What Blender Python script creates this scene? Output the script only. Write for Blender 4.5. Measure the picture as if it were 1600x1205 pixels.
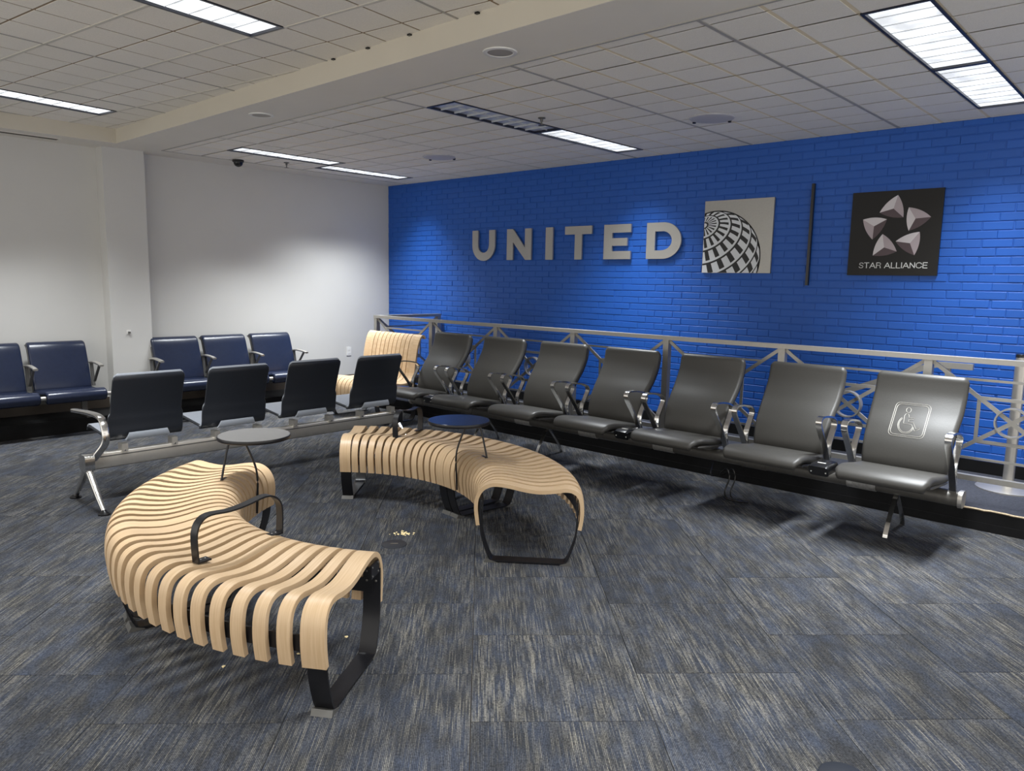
import bpy, bmesh, math, random
from mathutils import Matrix, Vector
random.seed(7)
for o in list(bpy.data.objects): bpy.data.objects.remove(o)
S = bpy.context.scene
C = S.collection
PI = math.pi

# ------------------------------------------------------------------ camera
FPX, PITCH, ROLL, YAW, EYE = 1173.7, 0.137429, 0.018668, 0.743287, 1.55
def cam_basis():
    f = Vector((-math.sin(YAW)*math.cos(PITCH), math.cos(YAW)*math.cos(PITCH), -math.sin(PITCH)))
    r = Vector((math.cos(YAW), math.sin(YAW), 0)); u = r.cross(f)
    r2 = r*math.cos(ROLL)+u*math.sin(ROLL); u2 = r2.cross(f)
    return r2, u2, f
_r, _u, _f = cam_basis()
cd = bpy.data.cameras.new('camera'); cam = bpy.data.objects.new('camera', cd); C.objects.link(cam)
cd.sensor_width = 36; cd.lens = FPX/1600*36; cd.clip_start = .05; cd.clip_end = 100
M = Matrix.Identity(4)
for i in range(3):
    M[i][0], M[i][1], M[i][2] = _r[i], _u[i], -_f[i]
M[2][3] = EYE
cam.matrix_world = M
S.camera = cam

# ------------------------------------------------------------------ world, exposure
w = bpy.data.worlds.new('world'); S.world = w; w.use_nodes = True
w.node_tree.nodes['Background'].inputs[0].default_value = (1.0, .97, .92, 1)
w.node_tree.nodes['Background'].inputs[1].default_value = 1.5
S.view_settings.view_transform = 'Standard'; S.view_settings.look = 'None'
S.view_settings.exposure = 0; S.view_settings.gamma = 1; S.view_settings.use_curve_mapping = False
LAMP_W = 38.0        # watts of one four-foot fixture
LAMP_SPREAD = 92    # parabolic louvre cut-off, degrees
GLOW = 1.25

# ------------------------------------------------------------------ main dimensions (metres, camera over the origin)
XW, YW = -8.55, 6.69           # white wall, blue wall
ZC, ZT = 2.83, 2.967           # lower ceiling, raised tray
XF, YF, YB = -8.10, 2.97, 3.43 # tray edge left, tray edge at beam, far edge of beam
XR, YN = 2.4, -2.6             # how far floor and ceiling run to the right and behind the camera
PZ = .14                       # platforms

# ------------------------------------------------------------------ materials
def new_mat(name):
    m = bpy.data.materials.new(name); m.use_nodes = True
    return m, m.node_tree.nodes, m.node_tree.links, m.node_tree.nodes['Principled BSDF']
def mat(name, col, rough=.5, metal=0, noise=0, scale=40, bump=0, spec=.5, rnd=0, coat=0):
    m, N, L, b = new_mat(name)
    b.inputs['Roughness'].default_value = rough; b.inputs['Metallic'].default_value = metal
    b.inputs['Specular IOR Level'].default_value = spec
    if coat: b.inputs['Coat Weight'].default_value = coat
    tc = N.new('ShaderNodeTexCoord'); nz = N.new('ShaderNodeTexNoise')
    nz.inputs['Scale'].default_value = scale; nz.inputs['Detail'].default_value = 4
    L.new(tc.outputs['Object'], nz.inputs['Vector'])
    mp = N.new('ShaderNodeMapRange'); mp.inputs[1].default_value = .25; mp.inputs[2].default_value = .75
    mp.inputs[3].default_value = 1-noise; mp.inputs[4].default_value = 1+noise
    L.new(nz.outputs['Fac'], mp.inputs[0])
    hs = N.new('ShaderNodeHueSaturation'); hs.inputs['Color'].default_value = (*col, 1)
    if rnd:
        oi = N.new('ShaderNodeObjectInfo'); m2 = N.new('ShaderNodeMapRange')
        m2.inputs[3].default_value = 1-rnd; m2.inputs[4].default_value = 1+rnd
        L.new(oi.outputs['Random'], m2.inputs[0]); mu = N.new('ShaderNodeMath'); mu.operation = 'MULTIPLY'
        L.new(mp.outputs[0], mu.inputs[0]); L.new(m2.outputs[0], mu.inputs[1]); L.new(mu.outputs[0], hs.inputs['Value'])
    else: L.new(mp.outputs[0], hs.inputs['Value'])
    L.new(hs.outputs[0], b.inputs['Base Color'])
    if bump:
        bp = N.new('ShaderNodeBump'); bp.inputs['Strength'].default_value = bump; bp.inputs['Distance'].default_value = .003
        L.new(nz.outputs['Fac'], bp.inputs['Height']); L.new(bp.outputs[0], b.inputs['Normal'])
    return m
def emit(name, col, s):
    m, N, L, b = new_mat(name)
    b.inputs['Base Color'].default_value = (.8, .8, .8, 1)
    tc = N.new('ShaderNodeTexCoord'); nz = N.new('ShaderNodeTexNoise'); nz.inputs['Scale'].default_value = 5
    mp = N.new('ShaderNodeMapRange'); mp.inputs[1].default_value = .35; mp.inputs[2].default_value = .65
    mp.inputs[3].default_value = s*.55; mp.inputs[4].default_value = s*1.1
    L.new(tc.outputs['Object'], nz.inputs['Vector']); L.new(nz.outputs['Fac'], mp.inputs[0])
    b.inputs['Emission Color'].default_value = (*col, 1); L.new(mp.outputs[0], b.inputs['Emission Strength'])
    return m
MT = {}
MT['white_wall'] = mat('white_wall_paint', (.60, .59, .565), .6, noise=.015, scale=3, bump=.03)
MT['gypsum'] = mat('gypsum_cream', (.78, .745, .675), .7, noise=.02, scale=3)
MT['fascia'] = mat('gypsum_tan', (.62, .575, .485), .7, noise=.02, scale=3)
MT['tile'] = mat('ceiling_tile', (.86, .825, .76), .9, noise=.05, scale=140, bump=.4, rnd=.03)
MT['tile_edge'] = mat('tile_score', (.78, .68, .50), .9)
MT['tile_edge2'] = mat('tile_score_brown', (.27, .20, .13), .9)
MT['plenum'] = mat('ceiling_gap', (.10, .085, .07), .9)
MT['bar_white'] = mat('grid_bar_white', (.62, .59, .53), .5)
MT['bar_gray'] = mat('grid_bar_gray', (.40, .38, .35), .5)
MT['black_vinyl'] = mat('black_vinyl_base', (.006, .006, .0065), .6, noise=.3, scale=12, spec=.2)
MT['brown_base'] = mat('brown_wall_base', (.05, .038, .028), .5, noise=.15, scale=9)
MT['chrome'] = mat('polished_aluminium', (.70, .69, .67), .18, metal=1, noise=.03)
MT['alu'] = mat('satin_aluminium', (.62, .59, .54), .38, metal=.85, noise=.03)
MT['rail'] = mat('silver_painted_steel', (.38, .365, .335), .38, metal=.55, noise=.03)
MT['letter'] = mat('brushed_steel_letter', (.50, .485, .455), .36, metal=.75, noise=.03, scale=200)
MT['gray_leather'] = mat('grey_leather', (.044, .042, .038), .45, noise=.06, scale=120, bump=.12)
MT['gray_metal'] = mat('dark_grey_metal', (.12, .115, .105), .38, metal=.3, noise=.1)
MT['worn'] = mat('worn_silver', (.42, .41, .39), .4, metal=.5, noise=.25, scale=60)
MT['blue_vinyl'] = mat('navy_vinyl', (.014, .020, .044), .27, noise=.08, scale=30, bump=.05)
MT['shell_dark'] = mat('charcoal_shell', (.016, .019, .026), .42, noise=.05)
MT['shell_gray'] = mat('pale_grey_shell', (.36, .39, .44), .45, noise=.03)
MT['black_metal'] = mat('black_powder_coat', (.008, .008, .010), .33, noise=.1)
MT['black_plastic'] = mat('black_plastic', (.008, .008, .009), .25)
MT['foot'] = mat('grey_foot', (.13, .127, .12), .45, metal=.4)
MT['navy_top'] = mat('navy_laminate', (.018, .024, .045), .22, noise=.04)
MT['gray_top'] = mat('grey_laminate', (.13, .125, .12), .42, noise=.05)
MT['plastic'] = mat('white_plastic', (.75, .74, .71), .4)
MT['lav'] = mat('speaker_grille', (.50, .49, .52), .6, noise=.05, scale=200)
MT['can_in'] = mat('can_inner', (.36, .33, .29), .5)
MT['sign_dark'] = mat('charcoal_sign', (.013, .012, .011), .45, noise=.05, spec=.3)
MT['sign_print'] = mat('charcoal_print', (.020, .020, .020), .5)
MT['sign_white'] = mat('white_print', (.80, .80, .78), .4)
MT['globe_white'] = mat('globe_white', (.74, .76, .78), .45)
MT['plate'] = mat('brushed_plate', (.38, .37, .345), .38, metal=.7, noise=.04, scale=90)
MT['tri_l'] = mat('star_light', (.66, .62, .63), .45); MT['tri_m'] = mat('star_mid', (.44, .37, .39), .45); MT['tri_d'] = mat('star_dark', (.085, .055, .062), .45)
MT['stitch'] = mat('pale_stitch', (.55, .53, .48), .6)
MT['popcorn'] = mat('popcorn', (.80, .66, .36), .8, noise=.2, scale=90)
MT['rope'] = mat('frayed_edge', (.50, .40, .27), .9, noise=.3, scale=80)
MT['glow'] = emit('lamp_glow', (.93, .97, 1.0), GLOW)
MT['unlit'] = mat('unlit_reflector', (.55, .59, .70), .35, metal=.1, noise=.15, scale=8)
MT['blade'] = mat('louvre_blade', (.55, .57, .60), .4)
MT['lamp_frame'] = mat('lamp_frame', (.02, .022, .035), .35)
MT['step_carpet'] = mat('platform_carpet', (.034, .037, .050), .95, noise=.45, scale=70, bump=.5)

def blue_paint():
    m, N, L, b = new_mat('blue_brick_paint')
    b.inputs['Roughness'].default_value = .5
    tc = N.new('ShaderNodeTexCoord'); nz = N.new('ShaderNodeTexNoise'); nz.inputs['Scale'].default_value = 26; nz.inputs['Detail'].default_value = 6
    L.new(tc.outputs['Object'], nz.inputs['Vector'])
    oi = N.new('ShaderNodeObjectInfo')
    mp = N.new('ShaderNodeMapRange'); mp.inputs[3].default_value = .94; mp.inputs[4].default_value = 1.06
    L.new(oi.outputs['Random'], mp.inputs[0])
    hs = N.new('ShaderNodeHueSaturation'); hs.inputs['Color'].default_value = (.010, .098, .45, 1)
    L.new(mp.outputs[0], hs.inputs['Value']); L.new(hs.outputs[0], b.inputs['Base Color'])
    bp = N.new('ShaderNodeBump'); bp.inputs['Strength'].default_value = .25; bp.inputs['Distance'].default_value = .004
    L.new(nz.outputs['Fac'], bp.inputs['Height']); L.new(bp.outputs[0], b.inputs['Normal'])
    return m
MT['blue'] = blue_paint()

def wood_mat():
    m, N, L, b = new_mat('pale_maple')
    b.inputs['Roughness'].default_value = .42
    tc = N.new('ShaderNodeTexCoord'); oi = N.new('ShaderNodeObjectInfo')
    ad = N.new('ShaderNodeVectorMath'); ad.operation = 'ADD'; sc = N.new('ShaderNodeVectorMath'); sc.operation = 'SCALE'
    cb = N.new('ShaderNodeCombineXYZ'); L.new(oi.outputs['Random'], cb.inputs[1]); L.new(cb.outputs[0], sc.inputs[0]); sc.inputs['Scale'].default_value = 37
    L.new(tc.outputs['Object'], ad.inputs[0]); L.new(sc.outputs[0], ad.inputs[1])
    mpg = N.new('ShaderNodeMapping'); mpg.inputs['Scale'].default_value = (3, 90, 3); L.new(ad.outputs[0], mpg.inputs['Vector'])
    nz = N.new('ShaderNodeTexNoise'); nz.inputs['Scale'].default_value = 1.6; nz.inputs['Detail'].default_value = 5; L.new(mpg.outputs[0], nz.inputs['Vector'])
    cr = N.new('ShaderNodeValToRGB'); e = cr.color_ramp.elements
    e[0].position = .3; e[0].color = (.54, .37, .21, 1); e[1].position = .7; e[1].color = (.65, .475, .295, 1)
    L.new(nz.outputs['Fac'], cr.inputs[0])
    hs = N.new('ShaderNodeHueSaturation'); mp = N.new('ShaderNodeMapRange'); mp.inputs[3].default_value = .93; mp.inputs[4].default_value = 1.06
    L.new(oi.outputs['Random'], mp.inputs[0]); L.new(mp.outputs[0], hs.inputs['Value']); L.new(cr.outputs[0], hs.inputs['Color'])
    L.new(hs.outputs[0], b.inputs['Base Color'])
    return m
MT['wood'] = wood_mat()

def carpet_mat():
    m, N, L, b = new_mat('carpet_tile')
    b.inputs['Roughness'].default_value = .95; b.inputs['Specular IOR Level'].default_value = .15
    tc = N.new('ShaderNodeTexCoord'); oi = N.new('ShaderNodeObjectInfo')
    sc = N.new('ShaderNodeVectorMath'); sc.operation = 'SCALE'; sc.inputs['Scale'].default_value = 53
    cb = N.new('ShaderNodeCombineXYZ'); L.new(oi.outputs['Random'], cb.inputs[0]); L.new(oi.outputs['Random'], cb.inputs[1]); L.new(oi.outputs['Random'], cb.inputs[2])
    L.new(cb.outputs[0], sc.inputs[0])
    ad = N.new('ShaderNodeVectorMath'); ad.operation = 'ADD'; L.new(tc.outputs['Object'], ad.inputs[0]); L.new(sc.outputs[0], ad.inputs[1])
    def noise(scale3, s, det, rough=.6):
        mp = N.new('ShaderNodeMapping'); mp.inputs['Scale'].default_value = scale3; L.new(ad.outputs[0], mp.inputs['Vector'])
        n = N.new('ShaderNodeTexNoise'); n.inputs['Scale'].default_value = s; n.inputs['Detail'].default_value = det; n.inputs['Roughness'].default_value = rough
        L.new(mp.outputs[0], n.inputs['Vector']); return n.outputs['Fac']
    def rng(v, a, bb, c=0, d=1):
        r = N.new('ShaderNodeMapRange'); r.inputs[1].default_value = a; r.inputs[2].default_value = bb; r.inputs[3].default_value = c; r.inputs[4].default_value = d
        L.new(v, r.inputs[0]); return r.outputs[0]
    def mul(a, bb, op='MULTIPLY'):
        k = N.new('ShaderNodeMath'); k.operation = op; L.new(a, k.inputs[0])
        if isinstance(bb, (int, float)): k.inputs[1].default_value = bb
        else: L.new(bb, k.inputs[1])
        return k.outputs[0]
    sx = N.new('ShaderNodeSeparateXYZ'); L.new(ad.outputs[0], sx.inputs[0])
    xr = mul(sx.outputs[0], 1/.0058); xi = mul(xr, 0, 'FLOOR'); xf = mul(xr, 0, 'FRACT')
    rc = N.new('ShaderNodeCombineXYZ'); L.new(mul(xi, 1.37), rc.inputs[0]); L.new(mul(sx.outputs[1], 5.0), rc.inputs[1])
    stn = N.new('ShaderNodeTexNoise'); stn.inputs['Scale'].default_value = 1.0; stn.inputs['Detail'].default_value = 2; L.new(rc.outputs[0], stn.inputs['Vector'])
    streak = stn.outputs['Fac']                        # one value per stitched rib, changing slowly along it
    ribp = mul(mul(mul(xf, .5, 'SUBTRACT'), 0, 'ABSOLUTE'), 2.0)     # 0 on the rib, 1 between ribs
    rib = noise((170, 110, 1), 1.0, 1)                 # stitch speckle
    patch = noise((5.5, 1.5, 1), 1.0, 5)               # where the pale yarn shows
    bluep = noise((9, 5, 1), 1.2, 5)
    pale = mul(rng(streak, .42, .66), rng(patch, .32, .76))
    pale = mul(pale, rng(rib, .30, .60, .30, 1.0))
    pale = mul(pale, rng(ribp, .35, .85, 1.0, .15))
    mix1 = N.new('ShaderNodeMix'); mix1.data_type = 'RGBA'
    mix1.inputs[6].default_value = (.031, .032, .035, 1); mix1.inputs[7].default_value = (.040, .047, .065, 1)
    L.new(rng(bluep, .38, .66), mix1.inputs[0])
    sp = N.new('ShaderNodeHueSaturation'); L.new(mix1.outputs[2], sp.inputs['Color']); L.new(mul(rng(rib, .25, .75, .55, 1.5), rng(ribp, .4, .95, 1.2, .5)), sp.inputs['Value'])
    mix2 = N.new('ShaderNodeMix'); mix2.data_type = 'RGBA'; mix2.inputs[7].default_value = (.30, .275, .225, 1)
    L.new(sp.outputs[0], mix2.inputs[6]); L.new(pale, mix2.inputs[0])
    hs = N.new('ShaderNodeHueSaturation'); L.new(rng(oi.outputs['Random'], 0, 1, .9, 1.1), hs.inputs['Value']); L.new(mix2.outputs[2], hs.inputs['Color'])
    L.new(hs.outputs[0], b.inputs['Base Color'])
    bp = N.new('ShaderNodeBump'); bp.inputs['Strength'].default_value = .5; bp.inputs['Distance'].default_value = .003
    L.new(rib, bp.inputs['Height']); L.new(bp.outputs[0], b.inputs['Normal'])
    return m
MT['carpet'] = carpet_mat()

# ------------------------------------------------------------------ mesh helpers
class MB:
    def __init__(s): s.v = []; s.f = []
    def box(s, x0, x1, y0, y1, z0, z1):
        i = len(s.v)
        s.v += [(x0,y0,z0),(x1,y0,z0),(x1,y1,z0),(x0,y1,z0),(x0,y0,z1),(x1,y0,z1),(x1,y1,z1),(x0,y1,z1)]
        s.f += [tuple(i+k for k in q) for q in ((3,2,1,0),(4,5,6,7),(0,1,5,4),(1,2,6,5),(2,3,7,6),(3,0,4,7))]
        return s
    def cbox(s, c, d): return s.box(c[0]-d[0]/2,c[0]+d[0]/2,c[1]-d[1]/2,c[1]+d[1]/2,c[2]-d[2]/2,c[2]+d[2]/2)
    def loops(s, rings, closed=True, cap=True):
        n = len(rings[0]); i0 = len(s.v)
        for r in rings: s.v += [tuple(p) for p in r]
        m = n if closed else n-1
        for a in range(len(rings)-1):
            for k in range(m):
                p = i0+a*n+k; q = i0+a*n+(k+1) % n
                s.f.append((p, q, q+n, p+n))
        if cap:
            s.f.append(tuple(i0+k for k in range(n-1, -1, -1)))
            j = i0+(len(rings)-1)*n; s.f.append(tuple(j+k for k in range(n)))
        return s
    def sweep(s, path, section, up=(0,0,1)):
        """section: list of (a,b) offsets, a along side = tangent x up, b along the second normal"""
        path = [Vector(p) for p in path]; up = Vector(up); rings = []
        for i, p in enumerate(path):
            t = (path[min(i+1,len(path)-1)]-path[max(i-1,0)]).normalized()
            sd = t.cross(up)
            if sd.length < 1e-4: sd = t.cross(Vector((1,0,0)))
            sd.normalize(); nn = sd.cross(t).normalized()
            rings.append([p+sd*a+nn*b for a, b in section])
        return s.loops(rings)
    def tube(s, path, r, n=8, up=(0,0,1)):
        return s.sweep(path, [(r*math.cos(2*PI*k/n), r*math.sin(2*PI*k/n)) for k in range(n)], up)
    def bar(s, path, w, t, up=(0,0,1)):
        return s.sweep(path, [(-w/2,-t/2),(w/2,-t/2),(w/2,t/2),(-w/2,t/2)], up)
    def lathe(s, prof, c=(0,0,0), n=24):
        rings = [[(c[0]+r*math.cos(2*PI*k/n), c[1]+r*math.sin(2*PI*k/n), c[2]+z) for k in range(n)] for r, z in prof]
        return s.loops(rings)
    def prism(s, poly, z0, z1):
        return s.loops([[(x,y,z0) for x,y in poly],[(x,y,z1) for x,y in poly]])
    def face(s, pts):
        i = len(s.v); s.v += [tuple(p) for p in pts]; s.f.append(tuple(range(i, i+len(pts)))); return s
    def xf(s, M):
        s.v = [tuple(M @ Vector(p)) for p in s.v]; return s
    def mesh(s, name, m, smooth=False, fix=True):
        me = bpy.data.meshes.new(name); me.from_pydata(s.v, [], s.f)
        if fix:
            bm = bmesh.new(); bm.from_mesh(me); bmesh.ops.recalc_face_normals(bm, faces=bm.faces); bm.to_mesh(me); bm.free()
        if m: me.materials.append(MT[m])
        if smooth:
            for p in me.polygons: p.use_smooth = True
            try: me.set_sharp_from_angle(angle=math.radians(smooth if smooth > 1 else 40))
            except Exception: pass
        me.update(); return me
    def build(s, name, m, parent=None, smooth=False, fix=True, loc=None):
        return obj(name, s.mesh(name, m, smooth, fix), parent, loc)
def obj(name, me, parent=None, loc=None, rot=None):
    o = bpy.data.objects.new(name, me); C.objects.link(o)
    if parent: o.parent = parent
    if loc: o.location = loc
    if rot: o.rotation_euler = rot
    return o
def tag(o, label, cat=None, group=None, kind=None):
    if label: o['label'] = label
    if cat: o['category'] = cat
    if group: o['group'] = group
    if kind: o['kind'] = kind
    return o
def thing(name, label, cat, loc=(0,0,0), rz=0, group=None, kind=None):
    o = bpy.data.objects.new(name, None); C.objects.link(o); o.empty_display_size = .1
    o.location = loc; o.rotation_euler = (0,0,rz)
    return tag(o, label, cat, group, kind)
def struct(name, mb, m, label, parent=None):
    o = mb.build(name, m, parent); o['kind'] = 'structure'; o['label'] = label; return o
def rsq(w, t, r, n=3):
    """rounded rectangle section (a across, b through)"""
    r = min(r, t/2-1e-4, w/2-1e-4); out = []
    for cx, cy, a0 in ((w/2-r,t/2-r,0),(-w/2+r,t/2-r,PI/2),(-w/2+r,-t/2+r,PI),(w/2-r,-t/2+r,1.5*PI)):
        for k in range(n+1):
            a = a0+k*PI/2/n; out.append((cx+r*math.cos(a), cy+r*math.sin(a)))
    return out
def smooth_path(pts, n=6):
    """Catmull-Rom through 2-D or 3-D points"""
    P = [Vector(p if len(p) == 3 else (*p, 0)) for p in pts]; out = []
    for i in range(len(P)-1):
        p0, p1, p2, p3 = P[max(i-1,0)], P[i], P[i+1], P[min(i+2,len(P)-1)]
        for k in range(n):
            t = k/n
            out.append(.5*((2*p1)+(-p0+p2)*t+(2*p0-5*p1+4*p2-p3)*t*t+(-p0+3*p1-3*p2+p3)*t**3))
    out.append(P[-1]); return out
def pad(prof, wfun, t, r, n=5, xc=0, bow=0):
    """upholstered panel: side profile [(y,z)], width wfun(0..1), thickness t behind the profile line"""
    pp = smooth_path([(0,y,z) for y, z in prof], n); rings = []; m = len(pp)
    L = [0]
    for i in range(1, m): L.append(L[-1]+(pp[i]-pp[i-1]).length)
    for i, p in enumerate(pp):
        tg = (pp[min(i+1,m-1)]-pp[max(i-1,0)]).normalized(); nn = Vector((0,-tg.z,tg.y))
        s = L[i]/L[-1]; e = min(L[i], L[-1]-L[i])
        k = 1 if e > t/2 else math.sqrt(max(.08, 1-(1-e/(t/2))**2))
        ww = wfun(s)
        rings.append([Vector((xc+a, p.y, p.z))+nn*(b+bow*(2*a/ww)**2) for a, b in rsq(ww, t*k, r)])
    return MB().loops(rings)
def clip(poly, x0, x1, y0, y1):
    for ax, lim, sg in ((0,x0,1),(0,x1,-1),(1,y0,1),(1,y1,-1)):
        out = []
        for i in range(len(poly)):
            a, b = poly[i-1], poly[i]; da, db = (a[ax]-lim)*sg, (b[ax]-lim)*sg
            if (da >= 0) != (db >= 0):
                t = da/(da-db); out.append((a[0]+(b[0]-a[0])*t, a[1]+(b[1]-a[1])*t))
            if db >= 0: out.append(b)
        poly = out
        if len(poly) < 3: return []
    return poly
def area(p): return abs(sum(p[i-1][0]*p[i][1]-p[i][0]*p[i-1][1] for i in range(len(p))))/2
def in_view(p, m=.06):
    d = Vector(p)-Vector((0,0,EYE)); z = d.dot(_f)
    if z < .2: return None
    x, y = .5+FPX*d.dot(_r)/z/1600, .5-FPX*d.dot(_u)/z/1205
    return (z if -m < x < 1+m and -m < y < 1+m else None)

# ================================================================== THE SETTING
floor = struct('floor', MB().box(XW,XR,YN,YW,-.12,-.006), 'plenum', 'dark subfloor under the blue grey carpet tiles')
T = .66; eu = Vector((-.70711,.70711)); ev = Vector((.70711,.70711))
g = .0012
full = MB()
full.loops([[(-T/2+g,-T/2+g,-.006),(T/2-g,-T/2+g,-.006),(T/2-g,T/2-g,-.006),(-T/2+g,T/2-g,-.006)],
            [(-T/2+g,-T/2+g,-.001),(T/2-g,-T/2+g,-.001),(T/2-g,T/2-g,-.001),(-T/2+g,T/2-g,-.001)],
            [(-T/2+.003,-T/2+.003,0),(T/2-.003,-T/2+.003,0),(T/2-.003,T/2-.003,0),(-T/2+.003,T/2-.003,0)]])
full_me = full.mesh('carpet_tile', 'carpet')
for i in range(-12, 13):
    for k in range(-6, 16):
        v = -.02+T*(i+.5); u = 3.14+T*(k+.5)+(.33 if i % 2 else 0)
        c = eu*u+ev*v; RZ = PI/4
        sq = [c+ev*a*T/2+eu*b*T/2 for a, b in ((-1,-1),(1,-1),(1,1),(-1,1))]
        pl = clip([tuple(p) for p in sq], XW+.42, 1.6, -1.0, 5.62)
        if len(pl) < 3 or area(pl) < .004: continue
        if area(pl) > T*T-1e-4: obj('carpet_tile', full_me, floor, (c.x,c.y,0), (0,0,RZ))
        else:
            R = Matrix.Rotation(-RZ, 2); loc = [R @ (Vector(p)-c) for p in pl]
            obj('carpet_tile', MB().prism([tuple(p) for p in loc], -.006, 0).mesh('carpet_tile', 'carpet'), floor, (c.x,c.y,0), (0,0,RZ))

wall_left = struct('wall_left', MB().box(XW-.15,XW,YN,YW+.15,-.1,3.1), 'white_wall', 'plain white painted wall behind the navy seats')
struct('trim_1', MB().box(XW,XW+.17,2.93,3.34,0,ZC), 'white_wall', 'white boxed pillar standing against the white wall')
struct('trim_2', MB().box(XW,-8.05,YN,5.0,0,PZ-.012).box(XW,-8.035,YN,5.0,PZ-.012,PZ), 'black_vinyl', 'low black platform edge under the navy seats')
struct('baseboard_left', MB().box(XW,XW+.012,YN,2.93,PZ,.25).box(XW,XW+.012,3.34,YW,PZ,.25), 'brown_base', 'dark brown base strip along the white wall')
# --- blue brick wall
wall_back = struct('wall_back', MB().box(XW,XR,YW,YW+.15,-.1,3.1), 'blue', 'royal blue painted brick wall with company signs')
BL, BH, J = .2035, .0652, .007
bricks = []
z0 = .24
for row in range(41):
    zz = z0+row*BH
    if zz+BH > ZC+.02: break
    for k in range(56):
        xx = XW+.004+(k-(.5 if row % 2 else 0))*BL+random.uniform(-.006,.006)
        x1 = xx+BL-J; xa = max(xx, XW+.004)
        if x1-xa < .03 or xa > 1.3: continue
        bricks.append((xa, x1, zz+J/2+random.uniform(-.001,.001), min(zz+BH-J/2+random.uniform(-.001,.001), ZC-.002), random.uniform(.0035,.0075)))
def brick_mb(mb, x0, x1, za, zb, d):
    b = .0028; y0, yb, y1 = YW+.001, YW-d+b*.8, YW-d
    mb.loops([[(x0,y0,za),(x1,y0,za),(x1,y0,zb),(x0,y0,zb)],[(x0,yb,za),(x1,yb,za),(x1,yb,zb),(x0,yb,zb)],
              [(x0+b,y1,za+b),(x1-b,y1,za+b),(x1-b,y1,zb-b),(x0+b,y1,zb-b)]])
def bsize(b):
    z = in_view(((b[0]+b[1])/2, YW, (b[2]+b[3])/2), 0)
    return (b[1]-b[0])/z if z else 0
bricks.sort(key=bsize, reverse=True)
for b in bricks[:300]:
    cx, cz = (b[0]+b[1])/2, (b[2]+b[3])/2; mb = MB(); brick_mb(mb, *b)
    mb.v = [(x-cx, y-YW, z-cz) for x, y, z in mb.v]
    mb.build('brick', 'blue', wall_back, loc=(cx,YW,cz))
mb = MB()
for b in bricks[300:]: brick_mb(mb, *b)
mb.build('brickwork', 'blue', wall_back)['kind'] = 'stuff'
struct('baseboard_back', MB().box(XW,XR,YW-.012,YW,PZ,.235), 'black_vinyl', 'black vinyl base along the blue brick wall')
# --- platform along the blue wall
PF = 5.55
struct('trim_3', MB().box(-7.5,XR,PF+.004,YW,0,PZ-.006), 'black_vinyl', 'black front of the low platform behind the grey seats')
tp = struct('trim_4', MB().box(-7.5,XR,PF+.012,YW,PZ-.006,PZ), 'step_carpet', 'dark blue carpet on the low platform')
mb = MB(); pts = [(x, PF+.006+random.uniform(-.002,.002), PZ-.002+random.uniform(-.002,.002)) for x in [-1.05+.04*k for k in range(86)]]
mb.tube(pts, .007, 5); mb.build('frayed_edge', 'rope', tp)
MB().box(-7.5,XR,PF-.002,PF+.004,0,.055).build('lower_strip', 'black_vinyl', tp)
# --- ceiling: soffit, beam, tray, lower ceiling
ceil = struct('ceiling', MB().box(XW,XF,YN,YB,ZC,ZC+.2).box(XF,XR,YF,YB,ZC,ZC+.2).box(XW,XF-.05,YB,YW,ZC,ZC+.2), 'gypsum', 'cream gypsum soffit and beam dropped below the raised ceiling')
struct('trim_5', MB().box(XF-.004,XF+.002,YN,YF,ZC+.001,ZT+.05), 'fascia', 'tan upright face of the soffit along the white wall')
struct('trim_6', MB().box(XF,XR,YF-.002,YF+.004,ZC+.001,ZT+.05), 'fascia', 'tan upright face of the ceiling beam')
MB().box(XF-.05,XR,YB,YW,ZC+.055,ZC+.09).build('ceiling_backing', 'plenum', ceil)
MB().box(XF,XR,YN,YF,ZT+.055,ZT+.09).build('ceiling_backing', 'plenum', ceil)
def cells_tile(cells, z, base):
    """cells: polygons of one scored panel; base: outline polygons"""
    mb = MB()
    for p in cells: mb.prism(p, z, z+.008)
    return mb
GX0, GP = -1.045, .311
GY0, GQ = 3.851, .309
lamps_low = [(0,0,True),(0,4,True),(10,0,False),(10,4,True),(20,0,True),(21,4,True)]   # column k, row j (feet), lit
taken = {(k, j+q) for k, j, l in lamps_low for q in range(4)}
for col in range(-11, 27, 4):                # panels run four feet, grid bars at k = 3, 7, 11 ...
    for row in range(-2, 10, 2):
        cells = []; bases = []
        for k in range(col, col+4):
            for j in (row, row+1):
                if (k, j) in taken: continue
                xa, xb = GX0-GP*(k+1), GX0-GP*k; ya, yb = GY0+GQ*j, GY0+GQ*(j+1)
                c = clip([(xa+.012,ya+(.009 if j == row else .006)),(xb-.012,ya+(.009 if j == row else .006)),(xb-.012,yb-(.006 if j == row else .009)),(xa+.012,yb-(.006 if j == row else .009))], XF-.05, XR, YB, YW-.001)
                if c: cells.append(c); bases.append(clip([(xa,ya+(.009 if j == row else .006)),(xb,ya+(.009 if j == row else .006)),(xb,yb-(.006 if j == row else .009)),(xa,yb-(.006 if j == row else .009))], XF-.05, XR, YB, YW-.001))
        if not cells: continue
        mb = MB()
        for c in cells: mb.prism(c, ZC, ZC+.006)
        o = mb.build('ceiling_panel', 'tile', ceil)
        m2 = MB()
        for c in bases: m2.prism(c, ZC+.0015, ZC+.011)
        m2.build('panel_core', 'tile_edge', o)
for k in range(-9, 27, 4):
    x = GX0-GP*k
    if XF-.05 < x < XR: MB().box(x-.011,x+.011,YB,YW,ZC-.003,ZC+.01).build('grid_bar', 'bar_gray' if k in (3,7,11) else 'bar_white', ceil)
MB().box(XF-.05,XR,YB-.004,YB+.014,ZC-.004,ZC+.01).build('edge_angle', 'bar_gray', ceil)
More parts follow.
